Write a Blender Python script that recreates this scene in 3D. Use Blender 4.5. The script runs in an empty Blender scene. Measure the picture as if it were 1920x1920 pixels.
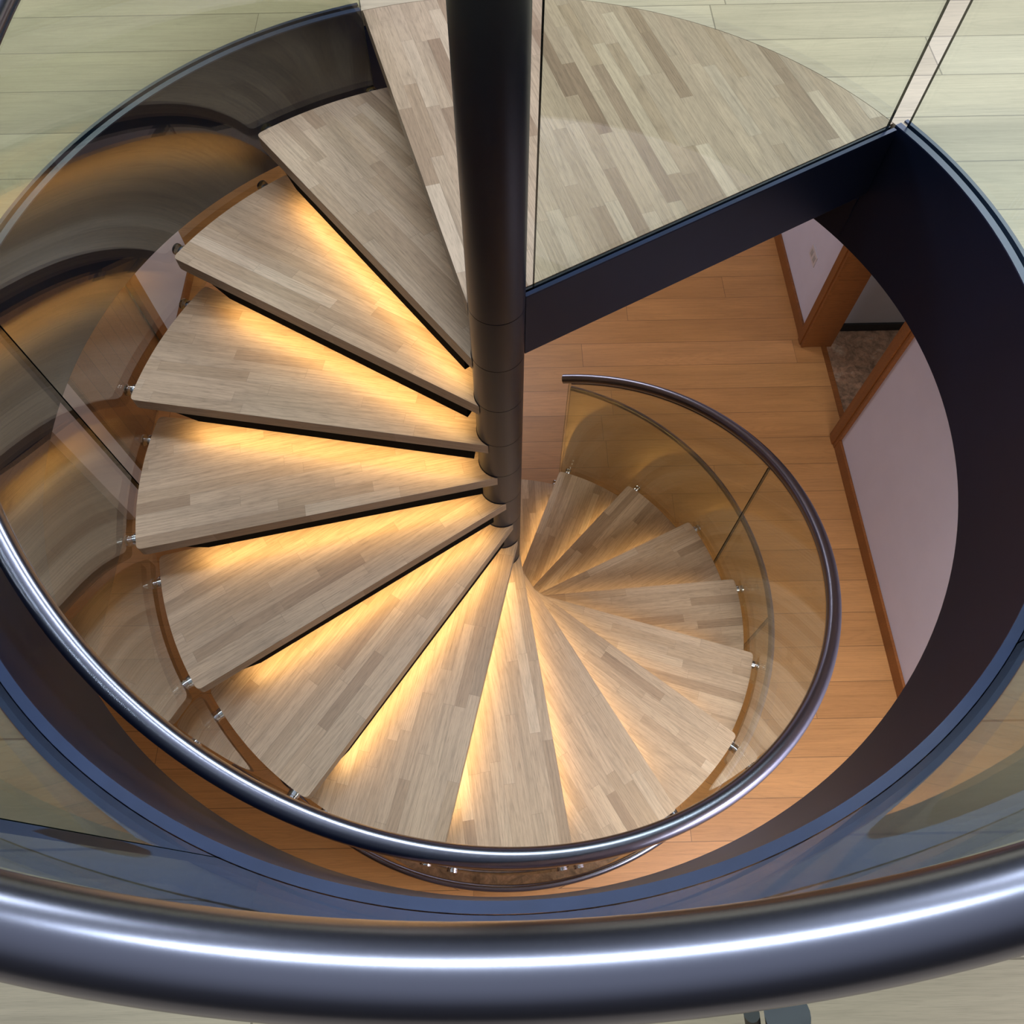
import bpy, bmesh, math, random
from mathutils import Vector, Matrix
random.seed(7)
PI = math.pi
R = math.radians
scn = bpy.context.scene
col = scn.collection

# ------------------------------------------------------------------ camera
cam_d = bpy.data.cameras.new('camera'); cam = bpy.data.objects.new('camera', cam_d)
col.objects.link(cam); scn.camera = cam
cam.location = (0.0084, -1.3646, 1.5024)
cam.matrix_world = Matrix.Translation(cam.location) @ Matrix.Rotation(R(27.6329), 4, 'X') @ Matrix.Rotation(R(-1.0786), 4, 'Z')
cam_d.sensor_fit = 'HORIZONTAL'; cam_d.sensor_width = 36.0
cam_d.lens = 1448.136 / 1920 * 36.0
cam_d.shift_x = (960 - 944.3685) / 1920
cam_d.shift_y = -(960 - 948.6482) / 1920
cam_d.clip_start = 0.02

# ------------------------------------------------------------------ light
world = bpy.data.worlds.new('world'); scn.world = world; world.use_nodes = True
wn = world.node_tree.nodes; wl = world.node_tree.links
wn.clear()
wo = wn.new('ShaderNodeOutputWorld'); wb = wn.new('ShaderNodeBackground')
wt = wn.new('ShaderNodeTexCoord'); ws = wn.new('ShaderNodeSeparateXYZ'); wr = wn.new('ShaderNodeValToRGB')
wl.new(wt.outputs['Generated'], ws.inputs[0]); wl.new(ws.outputs['Z'], wr.inputs[0])
wl.new(wr.outputs[0], wb.inputs[0]); wl.new(wb.outputs[0], wo.inputs[0])
wr.color_ramp.elements[0].position = 0.0; wr.color_ramp.elements[0].color = (0.05, 0.05, 0.055, 1)
wr.color_ramp.elements[1].position = 0.9; wr.color_ramp.elements[1].color = (0.60, 0.65, 0.78, 1)
e = wr.color_ramp.elements.new(0.45); e.color = (0.11, 0.112, 0.13, 1)
wb.inputs[1].default_value = 0.60

def area(name, loc, rot, sx, sy, power, color, spread=None):
    l = bpy.data.lights.new(name, 'AREA'); l.shape = 'RECTANGLE'; l.size = sx; l.size_y = sy
    l.energy = power; l.color = color
    if spread: l.spread = spread
    o = bpy.data.objects.new(name, l); col.objects.link(o); o.location = loc; o.rotation_euler = rot
    return o
area('skylight', (0.2, 0.55, 4.7), (R(-6), 0, 0), 3.6, 0.36, 150, (0.80, 0.90, 1.0))
area('window_light', (4.0, 3.4, 3.8), (Vector((4.0, 3.4, 3.8))).to_track_quat('Z', 'Y').to_euler(), 2.4, 1.6, 225, (0.82, 0.91, 1.0))
area('window_light.001', (-3.6, 4.6, 3.8), (Vector((-3.2, 3.6, 3.8))).to_track_quat('Z', 'Y').to_euler(), 1.8, 1.2, 105, (0.82, 0.91, 1.0))  # added fill without a known window, brightens the upper floor at left
area('hall_light', (1.75, -1.75, -0.55), (R(4), R(-4), 0), 1.3, 1.0, 76, (0.97, 0.95, 1.0))
area('hall_light.001', (-0.2, 3.9, -0.55), (R(0), 0, 0), 1.6, 0.9, 40, (0.97, 0.95, 1.0))
area('side_room_fill', (4.2, 1.6, -0.6), (0, 0, 0), 0.8, 0.8, 14, (1.0, 0.95, 0.92))  # added fill, no lamp known here; lifts the stone floor past the doorway
scn.view_settings.view_transform = 'Standard'; scn.view_settings.look = 'None'
scn.view_settings.gamma = 1.0; scn.view_settings.use_curve_mapping = False
scn.view_settings.exposure = 0.0

# ------------------------------------------------------------------ constants (metres, stair axis at origin, upper floor z=0)
RISE = 0.18993; STEP = R(21.5517); TH0 = R(108.736)
RT = 1.2206; RPOLE = 0.0734; ZF = -17 * RISE
RG0, RG1 = 1.2356, 1.2506          # stair glass
FB = R(29.1)                        # direction of the landing beam

# ------------------------------------------------------------------ node helpers
class NT:
    def __init__(s, name):
        s.m = bpy.data.materials.new(name); s.m.use_nodes = True
        s.n = s.m.node_tree.nodes; s.l = s.m.node_tree.links; s.n.clear()
        s.out = s.n.new('ShaderNodeOutputMaterial')
    def add(s, t, **k):
        n = s.n.new(t)
        for a, b in k.items(): setattr(n, a, b)
        return n
    def put(s, sock, v):
        if isinstance(v, bpy.types.NodeSocket): s.l.new(v, sock)
        elif v is not None: sock.default_value = v
    def math(s, op, a, b=None, c=None):
        n = s.add('ShaderNodeMath', operation=op); s.put(n.inputs[0], a)
        if b is not None: s.put(n.inputs[1], b)
        if c is not None: s.put(n.inputs[2], c)
        return n.outputs[0]
    def mix(s, f, a, b, mode='MIX'):
        n = s.add('ShaderNodeMix', data_type='RGBA', blend_type=mode); s.put(n.inputs[0], f)
        s.put(n.inputs[6], a); s.put(n.inputs[7], b); return n.outputs[2]
    def noise(s, vec, scale=1.0, detail=3.0, rough=0.55, dist=0.0):
        n = s.add('ShaderNodeTexNoise'); s.put(n.inputs['Vector'], vec); n.inputs['Scale'].default_value = scale
        n.inputs['Detail'].default_value = detail; n.inputs['Roughness'].default_value = rough
        n.inputs['Distortion'].default_value = dist; return n.outputs[0]
    def ramp(s, f, stops, interp='LINEAR'):
        n = s.add('ShaderNodeValToRGB'); s.put(n.inputs[0], f); cr = n.color_ramp; cr.interpolation = interp
        while len(cr.elements) < len(stops): cr.elements.new(0.5)
        for e, (p, c) in zip(cr.elements, stops):
            e.position = p; e.color = (c[0], c[1], c[2], 1) if not isinstance(c, (int, float)) else (c, c, c, 1)
        return n.outputs[0]
    def comb(s, x, y, z):
        n = s.add('ShaderNodeCombineXYZ'); s.put(n.inputs[0], x); s.put(n.inputs[1], y); s.put(n.inputs[2], z); return n.outputs[0]
    def bsdf(s, color, rough, metal=0.0, spec=0.5, bump=None, bstr=0.1, bdist=0.001, coat=0.0, **kw):
        b = s.add('ShaderNodeBsdfPrincipled'); s.put(b.inputs['Base Color'], color); s.put(b.inputs['Roughness'], rough)
        s.put(b.inputs['Metallic'], metal); b.inputs['Specular IOR Level'].default_value = spec
        b.inputs['Coat Weight'].default_value = coat
        for k, v in kw.items(): s.put(b.inputs[k.replace('_', ' ')], v)
        if bump is not None:
            bn = s.add('ShaderNodeBump'); s.put(bn.inputs['Height'], bump); bn.inputs['Strength'].default_value = bstr
            bn.inputs['Distance'].default_value = bdist; s.l.new(bn.outputs[0], b.inputs['Normal'])
        s.l.new(b.outputs[0], s.out.inputs[0]); return b

def wood(name, w, L, tones, y0=0.0, rnd_obj=False, seam=0.0010, seam_dark=0.45, rough=0.42, grain=0.20, cath=0.17, fleck=0.20, swap=False):
    """strips of width w and length L, each with its own tone, oak grain along local x"""
    t = NT(name)
    tc = t.add('ShaderNodeTexCoord'); sp = t.add('ShaderNodeSeparateXYZ'); t.l.new(tc.outputs['Object'], sp.inputs[0])
    x, y, z = sp.outputs[0], sp.outputs[1], sp.outputs[2]
    if swap: x, y = y, x
    off = 0.0
    if rnd_obj:
        oi = t.add('ShaderNodeObjectInfo'); off = t.math('FLOOR', t.math('MULTIPLY', oi.outputs['Random'], 900.0))
    v = t.math('DIVIDE', t.math('SUBTRACT', y, y0), w)
    row = t.math('FLOOR', v); rowk = t.math('ADD', row, off) if rnd_obj else row
    w1 = t.add('ShaderNodeTexWhiteNoise', noise_dimensions='1D'); t.put(w1.inputs['W'], rowk)
    u = t.math('ADD', t.math('DIVIDE', x, L), t.math('MULTIPLY', w1.outputs[0], 11.7))
    u = t.math('ADD', u, t.math('MULTIPLY', t.math('SINE', t.math('MULTIPLY', u, 2.1)), 0.22))
    cl = t.math('FLOOR', u)
    w2 = t.add('ShaderNodeTexWhiteNoise', noise_dimensions='2D'); t.put(w2.inputs['Vector'], t.comb(rowk, cl, 0.0))
    r = w2.outputs[0]; spc = t.add('ShaderNodeSeparateXYZ'); t.l.new(w2.outputs['Color'], spc.inputs[0]); r2 = spc.outputs[1]; r3 = spc.outputs[2]
    n = len(tones); base = t.ramp(r, [(i / (n - 1), c) for i, c in enumerate(tones)])
    # grain
    ro = t.math('MULTIPLY', r2, 37.0)
    gv = t.comb(t.math('ADD', t.math('MULTIPLY', x, 2.2), ro), t.math('MULTIPLY', y, 130.0), t.math('MULTIPLY', z, 130.0))
    g1 = t.noise(gv, 1.0, 4.0, 0.6, 0.08)
    g1 = t.ramp(g1, [(0.25, 1 - grain), (0.5, 1.0), (0.78, 1 + grain * 0.45)])
    # cathedral figure
    cv = t.comb(t.math('ADD', t.math('MULTIPLY', x, 0.45), ro), t.math('ADD', t.math('MULTIPLY', y, 7.0), t.math('MULTIPLY', r3, 9.0)), t.math('MULTIPLY', z, 7.0))
    c1 = t.noise(cv, 1.0, 1.5, 0.5, 0.3)
    c2 = t.math('SINE', t.math('MULTIPLY', c1, 95.0))
    c2 = t.math('POWER', t.math('ABSOLUTE', c2), 0.6)
    c2 = t.math('MULTIPLY_ADD', c2, cath, 1.0 - cath)
    # pores
    pv = t.comb(t.math('MULTIPLY', x, 22.0), t.math('MULTIPLY', y, 640.0), t.math('MULTIPLY', z, 640.0))
    p1 = t.noise(pv, 1.0, 2.0, 0.6)
    p1 = t.ramp(p1, [(0.30, 1 - fleck * 1.6), (0.48, 1.0), (0.75, 1 + fleck * 0.5)])
    big = t.noise(t.comb(t.math('ADD', t.math('MULTIPLY', x, 1.3), ro), t.math('MULTIPLY', y, 9.0), z), 1.0, 2.0)
    big = t.ramp(big, [(0.3, 0.90), (0.7, 1.08)])
    c = t.mix(1.0, base, g1, 'MULTIPLY'); c = t.mix(1.0, c, p1, 'MULTIPLY'); c = t.mix(1.0, c, big, 'MULTIPLY')
    c = t.mix(1.0, c, t.comb(c2, c2, c2), 'MULTIPLY')
    # seams
    fv = t.math('FRACT', v); dv = t.math('MULTIPLY', t.math('MINIMUM', fv, t.math('SUBTRACT', 1.0, fv)), w)
    fu = t.math('FRACT', u); du = t.math('MULTIPLY', t.math('MINIMUM', fu, t.math('SUBTRACT', 1.0, fu)), L)
    sm = t.math('LESS_THAN', t.math('MINIMUM', dv, du), seam)
    c = t.mix(t.math('MULTIPLY', sm, seam_dark), c, (0.05, 0.03, 0.02, 1))
    t.bsdf(c, t.math('MULTIPLY_ADD', p1, -0.1, rough + 0.1), bump=p1, bstr=0.15, bdist=0.0004, spec=0.4)
    return t.m

def glass(name, tint, n_=1.5):
    t = NT(name)
    geo = t.add('ShaderNodeNewGeometry'); fr = t.add('ShaderNodeFresnel')
    ior = t.math('MULTIPLY_ADD', geo.outputs['Backfacing'], (1 / n_ - n_), n_); t.put(fr.inputs['IOR'], ior)
    tr = t.add('ShaderNodeBsdfTransparent'); tr.inputs[0].default_value = tint
    gl = t.add('ShaderNodeBsdfGlossy'); gl.inputs['Roughness'].default_value = 0.015; gl.inputs[0].default_value = (0.97, 0.97, 0.95, 1)
    mx = t.add('ShaderNodeMixShader'); t.l.new(fr.outputs[0], mx.inputs[0]); t.l.new(tr.outputs[0], mx.inputs[1]); t.l.new(gl.outputs[0], mx.inputs[2])
    t.l.new(mx.outputs[0], t.out.inputs[0]); return t.m

def paint(name, c, rough, spec=0.5, metal=0.0, coat=0.0, mottle=0.06):
    t = NT(name); tc = t.add('ShaderNodeTexCoord')
    n = t.noise(tc.outputs['Object'], 6.0, 3.0); k = t.ramp(n, [(0.3, 1 - mottle), (0.7, 1 + mottle)])
    t.bsdf(t.mix(1.0, (*c, 1), k, 'MULTIPLY'), rough, metal=metal, spec=spec, coat=coat); return t.m

def stainless(name, c=(0.52, 0.53, 0.58), rough=0.27):
    t = NT(name); tc = t.add('ShaderNodeTexCoord')
    n = t.noise(tc.outputs['Object'], 260.0, 2.0); rr = t.math('MULTIPLY_ADD', n, 0.02, rough - 0.01)
    t.bsdf((*c, 1), rr, metal=1.0); return t.m

def stone(name):
    t = NT(name); tc = t.add('ShaderNodeTexCoord')
    a = t.noise(tc.outputs['Object'], 5.0, 6.0, 0.7, 1.5); b = t.noise(tc.outputs['Object'], 22.0, 5.0, 0.7, 0.5)
    c = t.ramp(a, [(0.3, (0.13, 0.075, 0.045)), (0.45, (0.28, 0.18, 0.115)), (0.56, (0.36, 0.21, 0.13)), (0.7, (0.46, 0.36, 0.26))])
    k = t.ramp(b, [(0.35, 0.6), (0.6, 1.15)])
    t.bsdf(t.mix(1.0, c, k, 'MULTIPLY'), 0.3); return t.m

TREAD_T = [(0.38, 0.255, 0.165), (0.48, 0.34, 0.23), (0.52, 0.375, 0.26), (0.49, 0.35, 0.24), (0.55, 0.395, 0.275), (0.46, 0.32, 0.21), (0.62, 0.47, 0.345)]
M = {}
M['tread'] = wood('oak_butcher_block', 0.042, 0.40, TREAD_T, y0=0.0707, rnd_obj=True, seam=0.0006, seam_dark=0.30)
M['landing'] = wood('oak_landing_block', 0.0415, 0.44, TREAD_T[:5] + [(0.31, 0.20, 0.13)] + TREAD_T[5:] + [(0.56, 0.41, 0.28)], y0=0.0707, seam=0.0006, seam_dark=0.30)
M['upper'] = wood('pale_oak_boards', 0.195, 1.9, [(0.50, 0.395, 0.275), (0.60, 0.48, 0.345), (0.55, 0.435, 0.30), (0.63, 0.51, 0.375), (0.52, 0.41, 0.28)], y0=0.11, seam=0.0020, seam_dark=0.55, grain=0.13, cath=0.10, fleck=0.08)
M['lower'] = wood('honey_oak_boards', 0.2224, 2.1, [(0.46, 0.22, 0.075), (0.56, 0.28, 0.10), (0.51, 0.245, 0.085), (0.60, 0.30, 0.115)], y0=2.518, seam=0.0018, seam_dark=0.6, grain=0.16, cath=0.10, fleck=0.08)
M['trim'] = wood('oak_trim_wood', 0.6, 2.4, [(0.24, 0.085, 0.022), (0.28, 0.10, 0.026)], y0=-50, seam=0.0, seam_dark=0.0, rough=0.35)
M['door'] = wood('oak_door_wood', 0.12, 9.0, [(0.28, 0.12, 0.04), (0.32, 0.14, 0.05), (0.25, 0.10, 0.035)], y0=0.0, seam=0.002, seam_dark=0.7, rough=0.4)
M['darkopen'] = wood('dark_opening_wood', 0.5, 2.6, [(0.10, 0.05, 0.022), (0.13, 0.065, 0.03)], y0=-40, seam=0.002, seam_dark=0.7, rough=0.4)  # dark tone put in for the unlit opening at left
M['navy'] = paint('navy_satin_steel', (0.005, 0.011, 0.034), 0.42, spec=0.25)
M['flange'] = paint('navy_flange_sky_lit', (0.019, 0.036, 0.098), 0.42, mottle=0.15)  # bluer copy of the navy paint, sky reflection put into the colour
M['column'] = paint('column_dark_steel', (0.008, 0.011, 0.024), 0.33)
M['bar'] = paint('matt_black_bar', (0.003, 0.003, 0.003), 0.85, spec=0.08)
M['black'] = paint('black_steel', (0.006, 0.006, 0.007), 0.5)
M['steel'] = stainless('brushed_stainless')
M['railsteel'] = stainless('brushed_rail_stainless', (0.27, 0.28, 0.35), 0.26)
M['chrome'] = stainless('polished_stainless', (0.75, 0.77, 0.80), 0.12)
M['glass'] = glass('stair_glass', (0.92, 0.925, 0.855, 1), 1.70)
M['guardglass'] = glass('guard_glass', (0.945, 0.98, 0.93, 1))
M['edge'] = paint('glass_edge_dark', (0.006, 0.012, 0.010), 0.2)
M['wallp'] = paint('lilac_white_plaster', (0.64, 0.62, 0.74), 0.8, spec=0.2, mottle=0.02)
M['wallg'] = paint('grey_plaster', (0.42, 0.40, 0.40), 0.8, spec=0.2, mottle=0.03)
M['ceil'] = paint('ceiling_white', (0.7, 0.69, 0.67), 0.85, spec=0.2, mottle=0.02)
M['stone'] = stone('slate_stone')
M['plastic'] = paint('white_plastic', (0.62, 0.58, 0.60), 0.35)
M['ledm'] = paint('aluminium_profile', (0.5, 0.5, 0.5), 0.3, metal=1.0)

# ------------------------------------------------------------------ object helpers
def link(name, bm, mat, parent=None, smooth=False, loc=None, rz=0.0):
    bmesh.ops.recalc_face_normals(bm, faces=bm.faces[:])
    for e in bm.edges:
        if len(e.link_faces) == 2 and e.calc_face_angle(0) > R(30): e.smooth = False
    me = bpy.data.meshes.new(name); bm.to_mesh(me); bm.free()
    if smooth:
        for p in me.polygons: p.use_smooth = True
    for m in (mat if isinstance(mat, (list, tuple)) else [mat]): me.materials.append(m)
    o = bpy.data.objects.new(name, me); col.objects.link(o)
    if loc: o.location = loc
    o.rotation_euler.z = rz
    if parent: o.parent = parent
    return o
def tag(o, label=None, cat=None, group=None, kind=None):
    if label: o['label'] = label
    if cat: o['category'] = cat
    if group: o['group'] = group
    if kind: o['kind'] = kind
    return o
def empty(name, loc=(0, 0, 0), rz=0.0):
    o = bpy.data.objects.new(name, None); o.empty_display_size = 0.1; col.objects.link(o)
    o.location = loc; o.rotation_euler.z = rz; return o
def prism(bm, pts, z0, z1, mi=0, bevel=0.0):
    """extruded outline"""
    lo = [bm.verts.new((x, y, z0)) for x, y in pts]; hi = [bm.verts.new((x, y, z1)) for x, y in pts]
    n = len(pts); fs = [bm.faces.new(lo[::-1]), bm.faces.new(hi)]
    for i in range(n): fs.append(bm.faces.new((lo[i], lo[(i + 1) % n], hi[(i + 1) % n], hi[i])))
    for f in fs: f.material_index = mi
    if bevel:
        ed = [e for e in bm.edges if all(v in hi or v in lo for v in e.verts) and (e.verts[0] in hi) == (e.verts[1] in hi)]
        bmesh.ops.bevel(bm, geom=ed, offset=bevel, segments=2, affect='EDGES', profile=0.5)
    return fs
def box(bm, x0, x1, y0, y1, z0, z1, mi=0, bevel=0.0):
    return prism(bm, [(x0, y0), (x1, y0), (x1, y1), (x0, y1)], z0, z1, mi, bevel)
def arcband(bm, r0, r1, a0, a1, zlo, zhi, n=96, mi=0, caps=1):
    """curved wall between radii r0<r1; zlo/zhi functions of t (0..1) or numbers; end caps get material 'caps' index"""
    f = lambda z, t: z(t) if callable(z) else z
    rings = []
    for i in range(n + 1):
        t = i / n; a = a0 + (a1 - a0) * t; c, s = math.cos(a), math.sin(a); l, h = f(zlo, t), f(zhi, t)
        rings.append([bm.verts.new((r0 * c, r0 * s, l)), bm.verts.new((r1 * c, r1 * s, l)), bm.verts.new((r1 * c, r1 * s, h)), bm.verts.new((r0 * c, r0 * s, h))])
    for i in range(n):
        A, B = rings[i], rings[i + 1]
        for k in range(4):
            fc = bm.faces.new((A[k], A[(k + 1) % 4], B[(k + 1) % 4], B[k])); fc.material_index = mi; fc.smooth = k in (1, 3)
    for g in (rings[0], rings[-1][::-1]):
        fc = bm.faces.new(g); fc.material_index = caps if caps is not None else mi
def tube_path(bm, pts, r, seg=28, cap=True):
    rings = []; n = len(pts); pv = [Vector(p) for p in pts]
    for i, p in enumerate(pv):
        t = (pv[min(i + 1, n - 1)] - pv[max(i - 1, 0)]).normalized()
        up = Vector((0, 0, 1)); sx = t.cross(up).normalized(); sy = sx.cross(t).normalized()
        rings.append([bm.verts.new(p + (sx * math.cos(2 * PI * k / seg) + sy * math.sin(2 * PI * k / seg)) * r) for k in range(seg)])
    for i in range(n - 1):
        for k in range(seg):
            f = bm.faces.new((rings[i][k], rings[i][(k + 1) % seg], rings[i + 1][(k + 1) % seg], rings[i + 1][k])); f.smooth = True
    if cap: bm.faces.new(rings[0][::-1]); bm.faces.new(rings[-1])
def cyl(bm, p0, p1, r, seg=24, bevel=0.0):
    d = Vector(p1) - Vector(p0); m = Matrix.Translation((Vector(p0) + Vector(p1)) / 2) @ d.to_track_quat('Z', 'Y').to_matrix().to_4x4()
    g = bmesh.ops.create_cone(bm, cap_ends=True, segments=seg, radius1=r, radius2=r, depth=d.length, matrix=m)
    for v in g['verts']:
        for f in v.link_faces:
            if len(f.verts) == 4: f.smooth = True

def polar(r, a): return (r * math.cos(a), r * math.sin(a))

# ------------------------------------------------------------------ setting: upper floor with round opening
def slab(name, ro, half, z, zt, mat, cx=0, cy=0):
    bm = bmesh.new(); N = 180
    inn = [polar(ro, 2 * PI * i / N) for i in range(N)]
    out = []
    for i in range(N):
        a = 2 * PI * i / N; c, s = math.cos(a), math.sin(a); k = half / max(abs(c), abs(s)); out.append((c * k, s * k))
    def ring(z): return [bm.verts.new((x, y, z)) for x, y in inn], [bm.verts.new((x, y, z)) for x, y in out]
    i1, o1 = ring(z); i0, o0 = ring(zt)
    for k in range(N):
        j = (k + 1) % N
        bm.faces.new((i1[k], i1[j], o1[j], o1[k])); bm.faces.new((i0[k], o0[k], o0[j], i0[j])); bm.faces.new((i1[k], i0[k], i0[j], i1[j])); bm.faces.new((o1[k], o1[j], o0[j], o0[k]))
    o = link(name, bm, mat); tag(o, kind='structure'); return o
# the part of the opening under the landing is filled by the landing itself, the floor meets it in a thin seam
bm = bmesh.new(); N = 280
A0, A1 = FB - R(0.9), TH0 + R(0.1)
def ropen(a):
    a = a % (2 * PI); return 1.3555 if A0 <= a <= A1 else 1.3972
angs = sorted(set([2 * PI * i / N for i in range(N)] + [A0 - 1e-4, A0 + 1e-4, A1 - 1e-4, A1 + 1e-4]))
inn = [polar(ropen(a), a) for a in angs]; H = 6.0
out = [(math.cos(a) * H / max(abs(math.cos(a)), abs(math.sin(a))), math.sin(a) * H / max(abs(math.cos(a)), abs(math.sin(a)))) for a in angs]
lv = []
for z in (0.0, -0.05):
    lv.append(([bm.verts.new((x, y, z)) for x, y in inn], [bm.verts.new((x, y, z)) for x, y in out]))
n = len(angs)
for k in range(n):
    j = (k + 1) % n; (i1, o1), (i0, o0) = lv
    bm.faces.new((i1[k], i1[j], o1[j], o1[k])); bm.faces.new((i0[k], o0[k], o0[j], i0[j])); bm.faces.new((i1[k], i0[k], i0[j], i1[j])); bm.faces.new((o1[k], o1[j], o0[j], o0[k]))
o = link('floor', bm, M['upper']); tag(o, kind='structure')
slab('ceiling', 1.405, 6.0, -0.30, -0.42, M['ceil'])

# lower floor
bm = bmesh.new(); box(bm, -6, 2.48, -6, 6, ZF - 0.05, ZF); tag(link('floor.001', bm, M['lower']), kind='structure')
bm = bmesh.new(); box(bm, 2.52, 5.9, -0.5, 5.0, ZF - 0.06, ZF - 0.002); tag(link('floor.002', bm, M['stone']), kind='structure')
bm = bmesh.new(); box(bm, 2.48, 2.52, 1.65, 2.45, ZF - 0.05, ZF + 0.003); tag(link('trim_1', bm, M['trim']), kind='structure')
# right wall with a cased opening (y 1.61 .. 2.40)
ZC = -0.42
XR = 2.400
bm = bmesh.new(); box(bm, XR, 2.555, -6.0, 1.58, ZF, ZC); tag(link('wall_right', bm, M['wallp']), kind='structure')
bm = bmesh.new(); box(bm, XR - 0.055, 2.555, 2.515, 6.0, ZF, ZC); tag(link('wall_right.001', bm, M['wallp']), kind='structure')
bm = bmesh.new(); box(bm, XR - 0.03, 2.555, 1.58, 2.515, ZF + 2.15, ZC); tag(link('wall_right.002', bm, M['wallp']), kind='structure')
bm = bmesh.new(); box(bm, 2.555, 5.9, 2.615, 2.75, ZF, ZC); tag(link('wall_back', bm, M['wallg']), kind='structure')
bm = bmesh.new(); box(bm, 2.555, 5.9, 2.595, 2.615, ZF, ZF + 0.07); tag(link('baseboard_back', bm, M['black']), kind='structure')
bm = bmesh.new(); box(bm, XR - 0.018, XR, -6.0, 1.53, ZF, ZF + 0.105, bevel=0.003); tag(link('baseboard_right', bm, M['trim']), kind='structure')
bm = bmesh.new(); box(bm, XR - 0.075, XR - 0.055, 2.556, 6.0, ZF, ZF + 0.105, bevel=0.003); tag(link('baseboard_right.001', bm, M['trim']), kind='structure')
def casing(name, y0, y1, yj0, yj1, xf):
    bm = bmesh.new()
    box(bm, xf, 2.555, yj0, yj1, ZF, ZF + 2.10, bevel=0.002)      # jamb
    box(bm, xf - 0.022, xf, y0, y1, ZF, ZF + 2.16, bevel=0.004)    # face board
    box(bm, xf - 0.030, xf - 0.022, y0 + 0.03, y1 - 0.03, ZF, ZF + 2.13, bevel=0.003)
    tag(link(name, bm, M['trim']), kind='structure')
casing('trim_2', 2.44, 2.556, 2.445, 2.515, XR - 0.055)
casing('trim_3', 1.53, 1.65, 1.58, 1.645, XR)
# left pier with wooden door beside it
XL = -2.52
bm = bmesh.new(); box(bm, XL - 0.25, XL, 2.54, 3.43, ZF, ZC); tag(link('wall_left', bm, M['wallp']), kind='structure')
bm = bmesh.new(); box(bm, XL, XL + 0.018, 2.555, 3.43, ZF, ZF + 0.095, bevel=0.003); tag(link('baseboard_left', bm, M['trim']), kind='structure')
bm = bmesh.new(); box(bm, XL - 0.02, XL + 0.022, 2.455, 2.555, ZF, ZF + 2.16, bevel=0.004); tag(link('trim_4', bm, M['trim']), kind='structure')
bm = bmesh.new(); box(bm, XL - 0.25, XL - 0.0, 1.06, 1.40, ZF, ZC); tag(link('wall_left.001', bm, M['wallp']), kind='structure')
bm = bmesh.new(); box(bm, XL - 0.25, XL - 0.06, -6.0, 1.06, ZF, ZC); tag(link('wall_left.004', bm, M['darkopen']), kind='structure')  # dark wood sheet added in place of an opening into darkness
bm = bmesh.new(); box(bm, XL - 0.25, XL - 0.0, 1.40, 2.54, ZF + 2.16, ZC); tag(link('wall_left.002', bm, M['wallp']), kind='structure')
bm = bmesh.new(); box(bm, -0.02, 0.02, -0.49, 0.49, 0, 2.12)
d1 = link('door_1', bm, M['door'], loc=(XL - 0.05, 1.96, ZF)); tag(d1, kind='structure')
bm = bmesh.new(); box(bm, -6.0, 6.0, 5.9, 6.0, ZF, ZC); tag(link('wall_far', bm, M['wallp']), kind='structure')
bm = bmesh.new(); box(bm, -6.0, 6.0, -6.0, -5.9, ZF, ZC); tag(link('wall_near', bm, M['wallp']), kind='structure')
bm = bmesh.new(); box(bm, -6.0, -5.9, -5.9, 5.9, ZF, ZC); tag(link('wall_left.003', bm, M['wallp']), kind='structure')
bm = bmesh.new(); box(bm, 5.9, 6.0, -5.9, 5.9, ZF, ZC); tag(link('wall_right.003', bm, M['wallp']), kind='structure')
# outlet on the lower right wall
t = empty('wall_outlet', (XR - 0.055, 2.90, -2.735)); tag(t, 'small white wall socket plate above the baseboard on lower wall by doorway', 'outlet')
bm = bmesh.new(); box(bm, -0.006, 0, -0.072, 0.072, -0.045, 0.045, bevel=0.0015); link('cover_plate', bm, M['plastic'], t)
for s in (-1, 1):
    bm = bmesh.new(); box(bm, -0.008, -0.0055, s * 0.033 - 0.018, s * 0.033 + 0.018, -0.024, 0.024, bevel=0.001); link('socket_face', bm, M['wallg'], t)

# ------------------------------------------------------------------ ring beam lining the opening
ring = empty('ring_beam', (0, 0, -0.427)); tag(ring, 'dark navy steel ring lining the round stairwell opening, top edges sky-lit blue', 'steel ring')
def rel(o, root): o.parent = root; o.matrix_parent_inverse = Matrix.Translation(root.location).inverted(); return o
A_S, A_E = TH0, FB + 2 * PI
bm = bmesh.new()
arcband(bm, 1.338, 1.3705, A_S, A_E, -0.427, 0.0, 160, 0, 0)
for v in bm.verts:                                                   # plate leans in a little towards its foot
    r = math.hypot(v.co.x, v.co.y)
    if v.co.z > -0.1 and r < 1.35: v.co.x *= 1.350 / r; v.co.y *= 1.350 / r
rel(link('inner_plate', bm, M['navy']), ring)
bm = bmesh.new(); arcband(bm, 1.338, 1.3605, FB, TH0, -0.427, -0.052, 60, 0, 0); rel(link('inner_plate', bm, M['navy']), ring)
bm = bmesh.new(); arcband(bm, 1.3500, 1.3705, A_S, A_E, 0.0, 0.004, 160, 0, 0); rel(link('top_edge', bm, M['flange']), ring)
bm = bmesh.new(); arcband(bm, 1.3845, 1.3965, A_S, A_E, -0.30, 0.005, 160, 0, 0); rel(link('outer_flange', bm, M['flange']), ring)

# ------------------------------------------------------------------ central column
colm = empty('central_column', (0, 0, ZF)); tag(colm, 'dark round steel centre column carrying all the winding treads', 'column')
bm = bmesh.new(); cyl(bm, (0, 0, ZF), (0, 0, 2.9), RPOLE - 0.003, 48); rel(link('core_tube', bm, M['black']), colm)
for k in range(0, 18):
    zt = 2.6 if k == 0 else -(k - 1) * RISE - 0.0012 + 0.006
    zb = -k * RISE + 0.0012 + 0.006 if k < 17 else ZF
    bm = bmesh.new(); cyl(bm, (0, 0, zb), (0, 0, zt), RPOLE, 64)
    rel(link('sleeve', bm, M['column']), colm)

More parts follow.
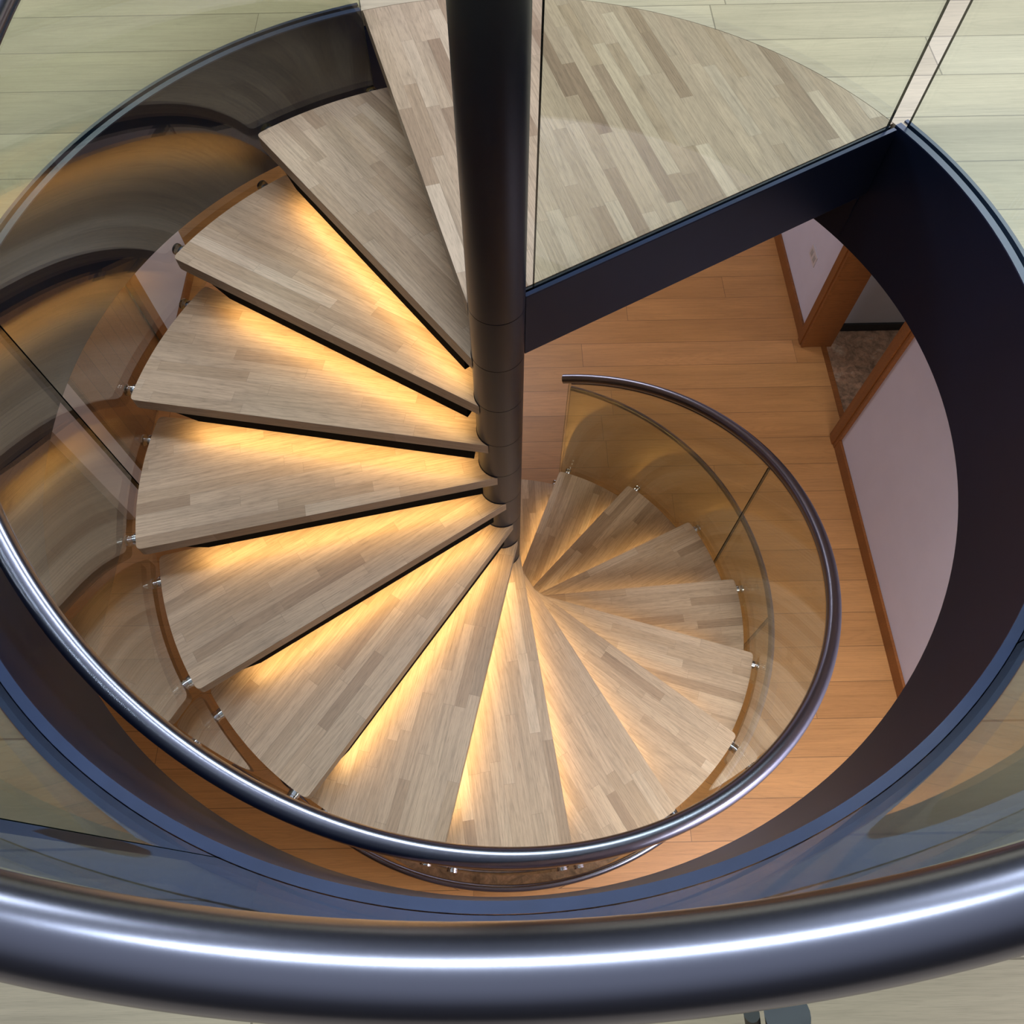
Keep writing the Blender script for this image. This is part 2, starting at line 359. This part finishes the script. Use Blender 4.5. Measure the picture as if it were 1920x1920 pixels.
# ------------------------------------------------------------------ landing
dl = math.atan2(RT * 0, 1)
# nose frame: outer point angle a, inner tip angle a+67 deg on the column
po = Vector((RT, 0)); pin = Vector(polar(0.0752, R(66.98)))
DN = math.atan2((po - pin).y, (po - pin).x)                          # direction of the nose relative to the outer point's angle
def loc_pt(r, a): return polar(r, a - DN)
land = empty('landing', (0, 0, 0), TH0 + DN); tag(land, 'wedge shaped oak block landing at the stair head beside the column', 'landing')
# outline in nose frame
aa0 = FB - TH0
RL = 1.3535
pts = [loc_pt(0.0752, R(66.98))]
# nose out to the ring
p_o = Vector(loc_pt(RT, 0)); p_i = Vector(pts[0]); d = (p_o - p_i).normalized()
lo, hi = 0.5, 2.0
for _ in range(50):
    mid = (lo + hi) / 2
    if (p_i + d * mid).length < RL: lo = mid
    else: hi = mid
pe = p_i + d * lo; a_end = math.atan2(pe.y, pe.x) + DN
pts.append(tuple(pe))
m = 60
for i in range(1, m + 1): pts.append(loc_pt(RL, a_end + (aa0 + R(0.55) - a_end) * i / m))
pts.append(loc_pt(0.085, aa0 + R(9)))
for i in range(1, 12): pts.append(loc_pt(0.0752, aa0 + R(9) + (R(66.98) - aa0 - R(9)) * i / 12))
pts = pts[::-1]
bm = bmesh.new(); prism(bm, pts, -0.046, 0.0); link('deck', bm, M['landing'], land)
land.rotation_euler.z = TH0 + DN
def relz(o, root):
    o.parent = root; o.matrix_parent_inverse = (Matrix.Translation(root.location) @ Matrix.Rotation(root.rotation_euler.z, 4, 'Z')).inverted(); return o
def radial_box(u0, u1, v0, v1, z0, z1, bev=0.002):
    bm = bmesh.new(); c, s = math.cos(FB), math.sin(FB)
    P = [(u * c - v * s, u * s + v * c) for u, v in ((u0, v0), (u1, v0), (u1, v1), (u0, v1))]
    prism(bm, P, z0, z1, 0, bev); return bm
relz(link('edge_beam', radial_box(0.0765, 1.338, -0.019, -0.006, -0.225, 0.002), M['navy']), land)
relz(link('beam_top', radial_box(0.0765, 1.336, -0.0185, -0.0065, 0.0021, 0.0045, 0.0), M['flange']), land)
relz(link('edge_beam', radial_box(0.0765, 1.338, 0.004, 0.011, -0.225, 0.0), M['black']), land)

# ------------------------------------------------------------------ treads
def tread_outline(back_over):
    """corner-rounded wedge, nose on local line y=const, uphill side towards -y"""
    P = []
    rc = 0.017
    tip = Vector(loc_pt(0.0752, R(66.98)))
    # front outer corner: nose line to arc
    aF = 0.0; aB = -(STEP + R(back_over))
    # arc from back to front
    fr = Vector(loc_pt(RT, 0))
    P.append(tuple(tip))
    d = (fr - tip).normalized()
    P.append(tuple(fr - d * rc * 1.1))
    # round front corner with quadratic curve
    q0 = fr - d * rc * 1.1; q2 = Vector(loc_pt(RT, -rc * 1.0 / RT))
    for i in range(1, 6):
        t = i / 6; P.append(tuple(q0 * (1 - t) ** 2 + fr * 2 * t * (1 - t) + q2 * t * t))
    n = 26
    for i in range(n + 1):
        a = -rc / RT + (aB + rc / RT - (-rc / RT)) * i / n; P.append(loc_pt(RT, a))
    bk = Vector(loc_pt(RT, aB)); bi = Vector(loc_pt(0.0752, aB - R(22)))
    d2 = (bi - bk).normalized(); q0 = Vector(P[-1]); q2 = bk + d2 * rc
    for i in range(1, 6):
        t = i / 6; P.append(tuple(q0 * (1 - t) ** 2 + bk * 2 * t * (1 - t) + q2 * t * t))
    P.append(tuple(q2)); P.append(tuple(bi))
    a1 = aB - R(22); a2 = R(66.98) - 2 * PI
    a2 = R(66.98)
    # inner boundary goes the short way round the column face towards the tip
    for i in range(1, 14): P.append(loc_pt(0.0752, a1 + (a2 - a1) * i / 14))
    return P[::-1]
TT = 0.045
names = {
 1: 'uppermost oak tread, unlit on top, directly below the oak landing',
 2: 'second oak tread below the landing, warm strip of light along its rear edge',
 3: 'third oak tread below the landing, upper left of the column',
 4: 'fourth oak tread below the landing, pointing to the left glass joint',
 5: 'oak tread pointing to lower left, fifth below the landing',
 6: 'sixth oak tread below the landing, its outer corner near the curved handrail at lower left',
 7: 'oak tread with its outer end partly under the handrail at bottom left',
 8: 'oak tread running straight down the photo to the handrail at bottom centre',
 9: 'oak tread just right of bottom centre, outer corner touching the handrail',
 10: 'oak tread pointing to lower right, tenth below the landing',
 11: 'oak tread whose outer corner reaches furthest right',
 12: 'oak tread whose front edge runs nearly level to the right in the photo',
 13: 'dim brown oak tread where the dark glass joint at right meets the treads',
 14: 'dim oak tread pointing to upper right, second above the end of the glass',
 15: 'narrow looking oak tread where the lowest glass panel ends',
 16: 'lowest oak tread, half hidden behind the column foot near the hall floor'}
def make_tread():
    root = empty('stair_tread')
    bm = bmesh.new(); prism(bm, tread_outline(3.0), -TT, 0.0, 0, 0.0012)
    link('tread_board', bm, M['tread'], root)
    # steel carrier under the board, set back from the nose
    c0 = 0.0707
    bm = bmesh.new(); box(bm, 0.076, 1.11, c0 - 0.048, c0 - 0.008, -TT - 0.058, -TT, bevel=0.0)
    for v in bm.verts:
        if v.co.x > 1.0 and v.co.z < -TT - 0.03: v.co.x = 1.02; v.co.z = -TT - 0.050
    link('support_bar', bm, M['bar'], root)
    bm = bmesh.new(); box(bm, 0.10, 1.00, c0 - 0.040, c0 - 0.022, -TT - 0.0612, -TT - 0.0585, bevel=0.0005)
    link('light_strip', bm, M['ledm'], root)
    for st in (-0.11, -0.945):
        a = st * STEP - DN; c, s = math.cos(a), math.sin(a); zc = -0.0225
        bm = bmesh.new()
        cyl(bm, ((RT + 0.0002) * c, (RT + 0.0002) * s, zc), ((RG0 - 0.0006) * c, (RG0 - 0.0006) * s, zc), 0.0190)
        cyl(bm, ((RT + 0.0055) * c, (RT + 0.0055) * s, zc), ((RT + 0.0075) * c, (RT + 0.0075) * s, zc), 0.0215)
        so = link('standoff', bm, M['chrome'], root)
        bm = bmesh.new(); cyl(bm, ((RG1 + 0.0004) * c, (RG1 + 0.0004) * s, zc), ((RG1 + 0.007) * c, (RG1 + 0.007) * s, zc), 0.0200)
        link('cap', bm, M['chrome'], so)
    l = area('led_light', (0.585, c0 - 0.031, -TT - 0.0625), (R(12), 0, 0), 0.98, 0.011, 1.28, (1.0, 0.66, 0.25), R(160)); l.parent = root
    return root
proto = make_tread()
def copy_tree(o, parent=None, skip=()):
    c = o.copy(); col.objects.link(c)
    if parent: c.parent = parent
    for ch in list(o.children):
        if ch.name.split('.')[0] in skip: continue
        copy_tree(ch, c, skip)
    return c
src_kids = proto
for k in range(16, 0, -1):
    skip = ('led_light', 'light_strip') if k == 16 else ()
    o = proto if k == 1 else copy_tree(proto, None, skip)
    o.location = (0, 0, -k * RISE); o.rotation_euler = (0, 0, TH0 + k * STEP + DN)
    tag(o, names[k], 'stair tread', 'oak treads of the spiral stair')

# ------------------------------------------------------------------ stair glass and handrail
joints = [0.03, 3.43, 7.93, 12.43, 15.02]
def hz(s, H): return -RISE * s + H
stb = empty('stair_balustrade', (0, 0, ZF)); tag(stb, 'spiralling balustrade of curved glass panels with a steel tube handrail beside the treads', 'balustrade')
for i in range(4):
    s0, s1 = joints[i] + 0.006, joints[i + 1] - 0.006
    bm = bmesh.new()
    arcband(bm, RG0, RG1, TH0 + s0 * STEP, TH0 + s1 * STEP, lambda t: hz(s0 + (s1 - s0) * t, -0.235 if True else 0), lambda t: -RISE * 0.97282 * (s0 + (s1 - s0) * t) + 0.8653 - 0.034, max(24, int((s1 - s0) * 16)), 0, 1)
    rel(link('glass_panel', bm, [M['glass'], M['edge']]), stb)
# balustrade root carries panels and rail
RH = 1.2549; HH = 0.8653; RS = 0.97282
def rz_(s, H): return -RISE * RS * s + H
bm = bmesh.new(); pts = []
for i in range(361):
    s = 0.0 + (15.085) * i / 360; a = TH0 + s * STEP; pts.append((RH * math.cos(a), RH * math.sin(a), rz_(s, HH)))
tube_path(bm, pts, 0.0255, 32)
hr = rel(link('handrail', bm, M['railsteel']), stb)
bm = bmesh.new(); pts = []
for i in range(241):
    s = 0.05 + (14.93) * i / 240; a = TH0 + s * STEP; pts.append((1.2431 * math.cos(a), 1.2431 * math.sin(a), rz_(s, HH - 0.024)))
tube_path(bm, pts, 0.0075, 8)
link('rail_channel', bm, M['railsteel'], hr)

# ------------------------------------------------------------------ guard around the opening
gj = [FB - 0.0 - R(0.8), R(-41.6), R(-111.8), R(-181.5), TH0 - 2 * PI - R(0.4)]
gdb = empty('guard_balustrade', (0, 0, 0)); tag(gdb, 'curved glass guard around the floor opening with thick steel rail across the foreground', 'balustrade')
for i in range(4):
    a0, a1 = gj[i] - R(0.12), gj[i + 1] + R(0.12)
    bm = bmesh.new(); arcband(bm, 1.3715, 1.3835, a1, a0, -0.28, 0.965, 60, 0, 1)
    rel(link('glass_panel', bm, [M['guardglass'], M['edge']]), gdb)
bm = bmesh.new(); pts = []
a0, a1 = gj[0], gj[-1]
for i in range(301):
    a = a0 + (a1 - a0) * i / 300; pts.append((1.3966 * math.cos(a), 1.3966 * math.sin(a), 0.9958))
tube_path(bm, pts, 0.0266, 40)
gr = rel(link('handrail', bm, M['railsteel']), gdb)
for ang in (-69.5, -135, 160, 0):
    a = R(ang); c, s = math.cos(a), math.sin(a)
    bm = bmesh.new()
    cyl(bm, (1.3845 * c, 1.3845 * s, 0.92), (1.400 * c, 1.400 * s, 0.92), 0.010)
    cyl(bm, (1.400 * c, 1.400 * s, 0.92), (1.3966 * c, 1.3966 * s, 0.972), 0.010)
    cyl(bm, (1.3838 * c, 1.3838 * s, 0.92), (1.387 * c, 1.387 * s, 0.92), 0.018)
    link('rail_bracket', bm, M['steel'], gr)
# straight glass on the landing beam
gp = link('glass_panel', radial_box(0.1085, 1.312, -0.0052, 0.0032, -0.20, 1.02, 0.0), [M['guardglass'], M['edge']])
c, s = math.cos(FB), math.sin(FB)
for p in gp.data.polygons:
    if abs(p.normal.x * c + p.normal.y * s) > 0.9: p.material_index = 1
ldb = empty('landing_balustrade', (0, 0, 0)); tag(ldb, 'straight clear glass panel standing on the landing beam, dark vertical edge beside column', 'balustrade')
rel(gp, ldb)
bm = bmesh.new(); tube_path(bm, [(u * c + 0.001 * s, u * s - 0.001 * c, 1.045) for u in (0.10, 0.5, 0.9, 1.33)], 0.021, 28)
rel(link('handrail', bm, M['railsteel']), ldb)

# ------------------------------------------------------------------ round glass screen standing on the lower floor outside the stair
scr = empty('glass_screen', (0, 0, ZF)); tag(scr, 'low curved glass screen with thin cap rail standing on hall floor around stair foot', 'glass screen')
for a0, a1 in ((72, -6), (-6.3, -78), (-78.3, -150)):
    bm = bmesh.new(); arcband(bm, 1.278, 1.293, R(a1), R(a0), ZF + 0.002, -2.045, 50, 0, 1)
    rel(link('screen_panel', bm, [M['glass'], M['edge']]), scr)
bm = bmesh.new(); tube_path(bm, [(1.2855 * math.cos(R(72 - 222 * i / 160)), 1.2855 * math.sin(R(72 - 222 * i / 160)), -2.03) for i in range(161)], 0.0145, 20)
rel(link('cap_rail', bm, M['railsteel']), scr)
bm = bmesh.new(); arcband(bm, 0.85, 1.27, R(-135), R(-45), ZF, ZF + 0.004, 60, 0, 0); tag(link('floor.003', bm, M['stone']), kind='structure')
# dark stand leg just outside the foreground rail
tp = empty('camera_tripod', (0.43, -1.754, 0.0)); tag(tp, 'dark slanting tripod leg poking out under the foreground rail at bottom right', 'tripod')
bm = bmesh.new(); cyl(bm, (0.43, -1.754, 0.0), (0.217, -1.438, 0.80), 0.017); rel(link('leg', bm, M['column'], smooth=False), tp)
bm = bmesh.new(); cyl(bm, (0.395, -1.735, 0.0), (0.190, -1.4375, 0.80), 0.006); rel(link('brace', bm, M['black']), tp)
bm = bmesh.new(); cyl(bm, (0.452, -1.787, 0.0), (0.43, -1.754, 0.085), 0.021); rel(link('foot', bm, M['black']), tp)
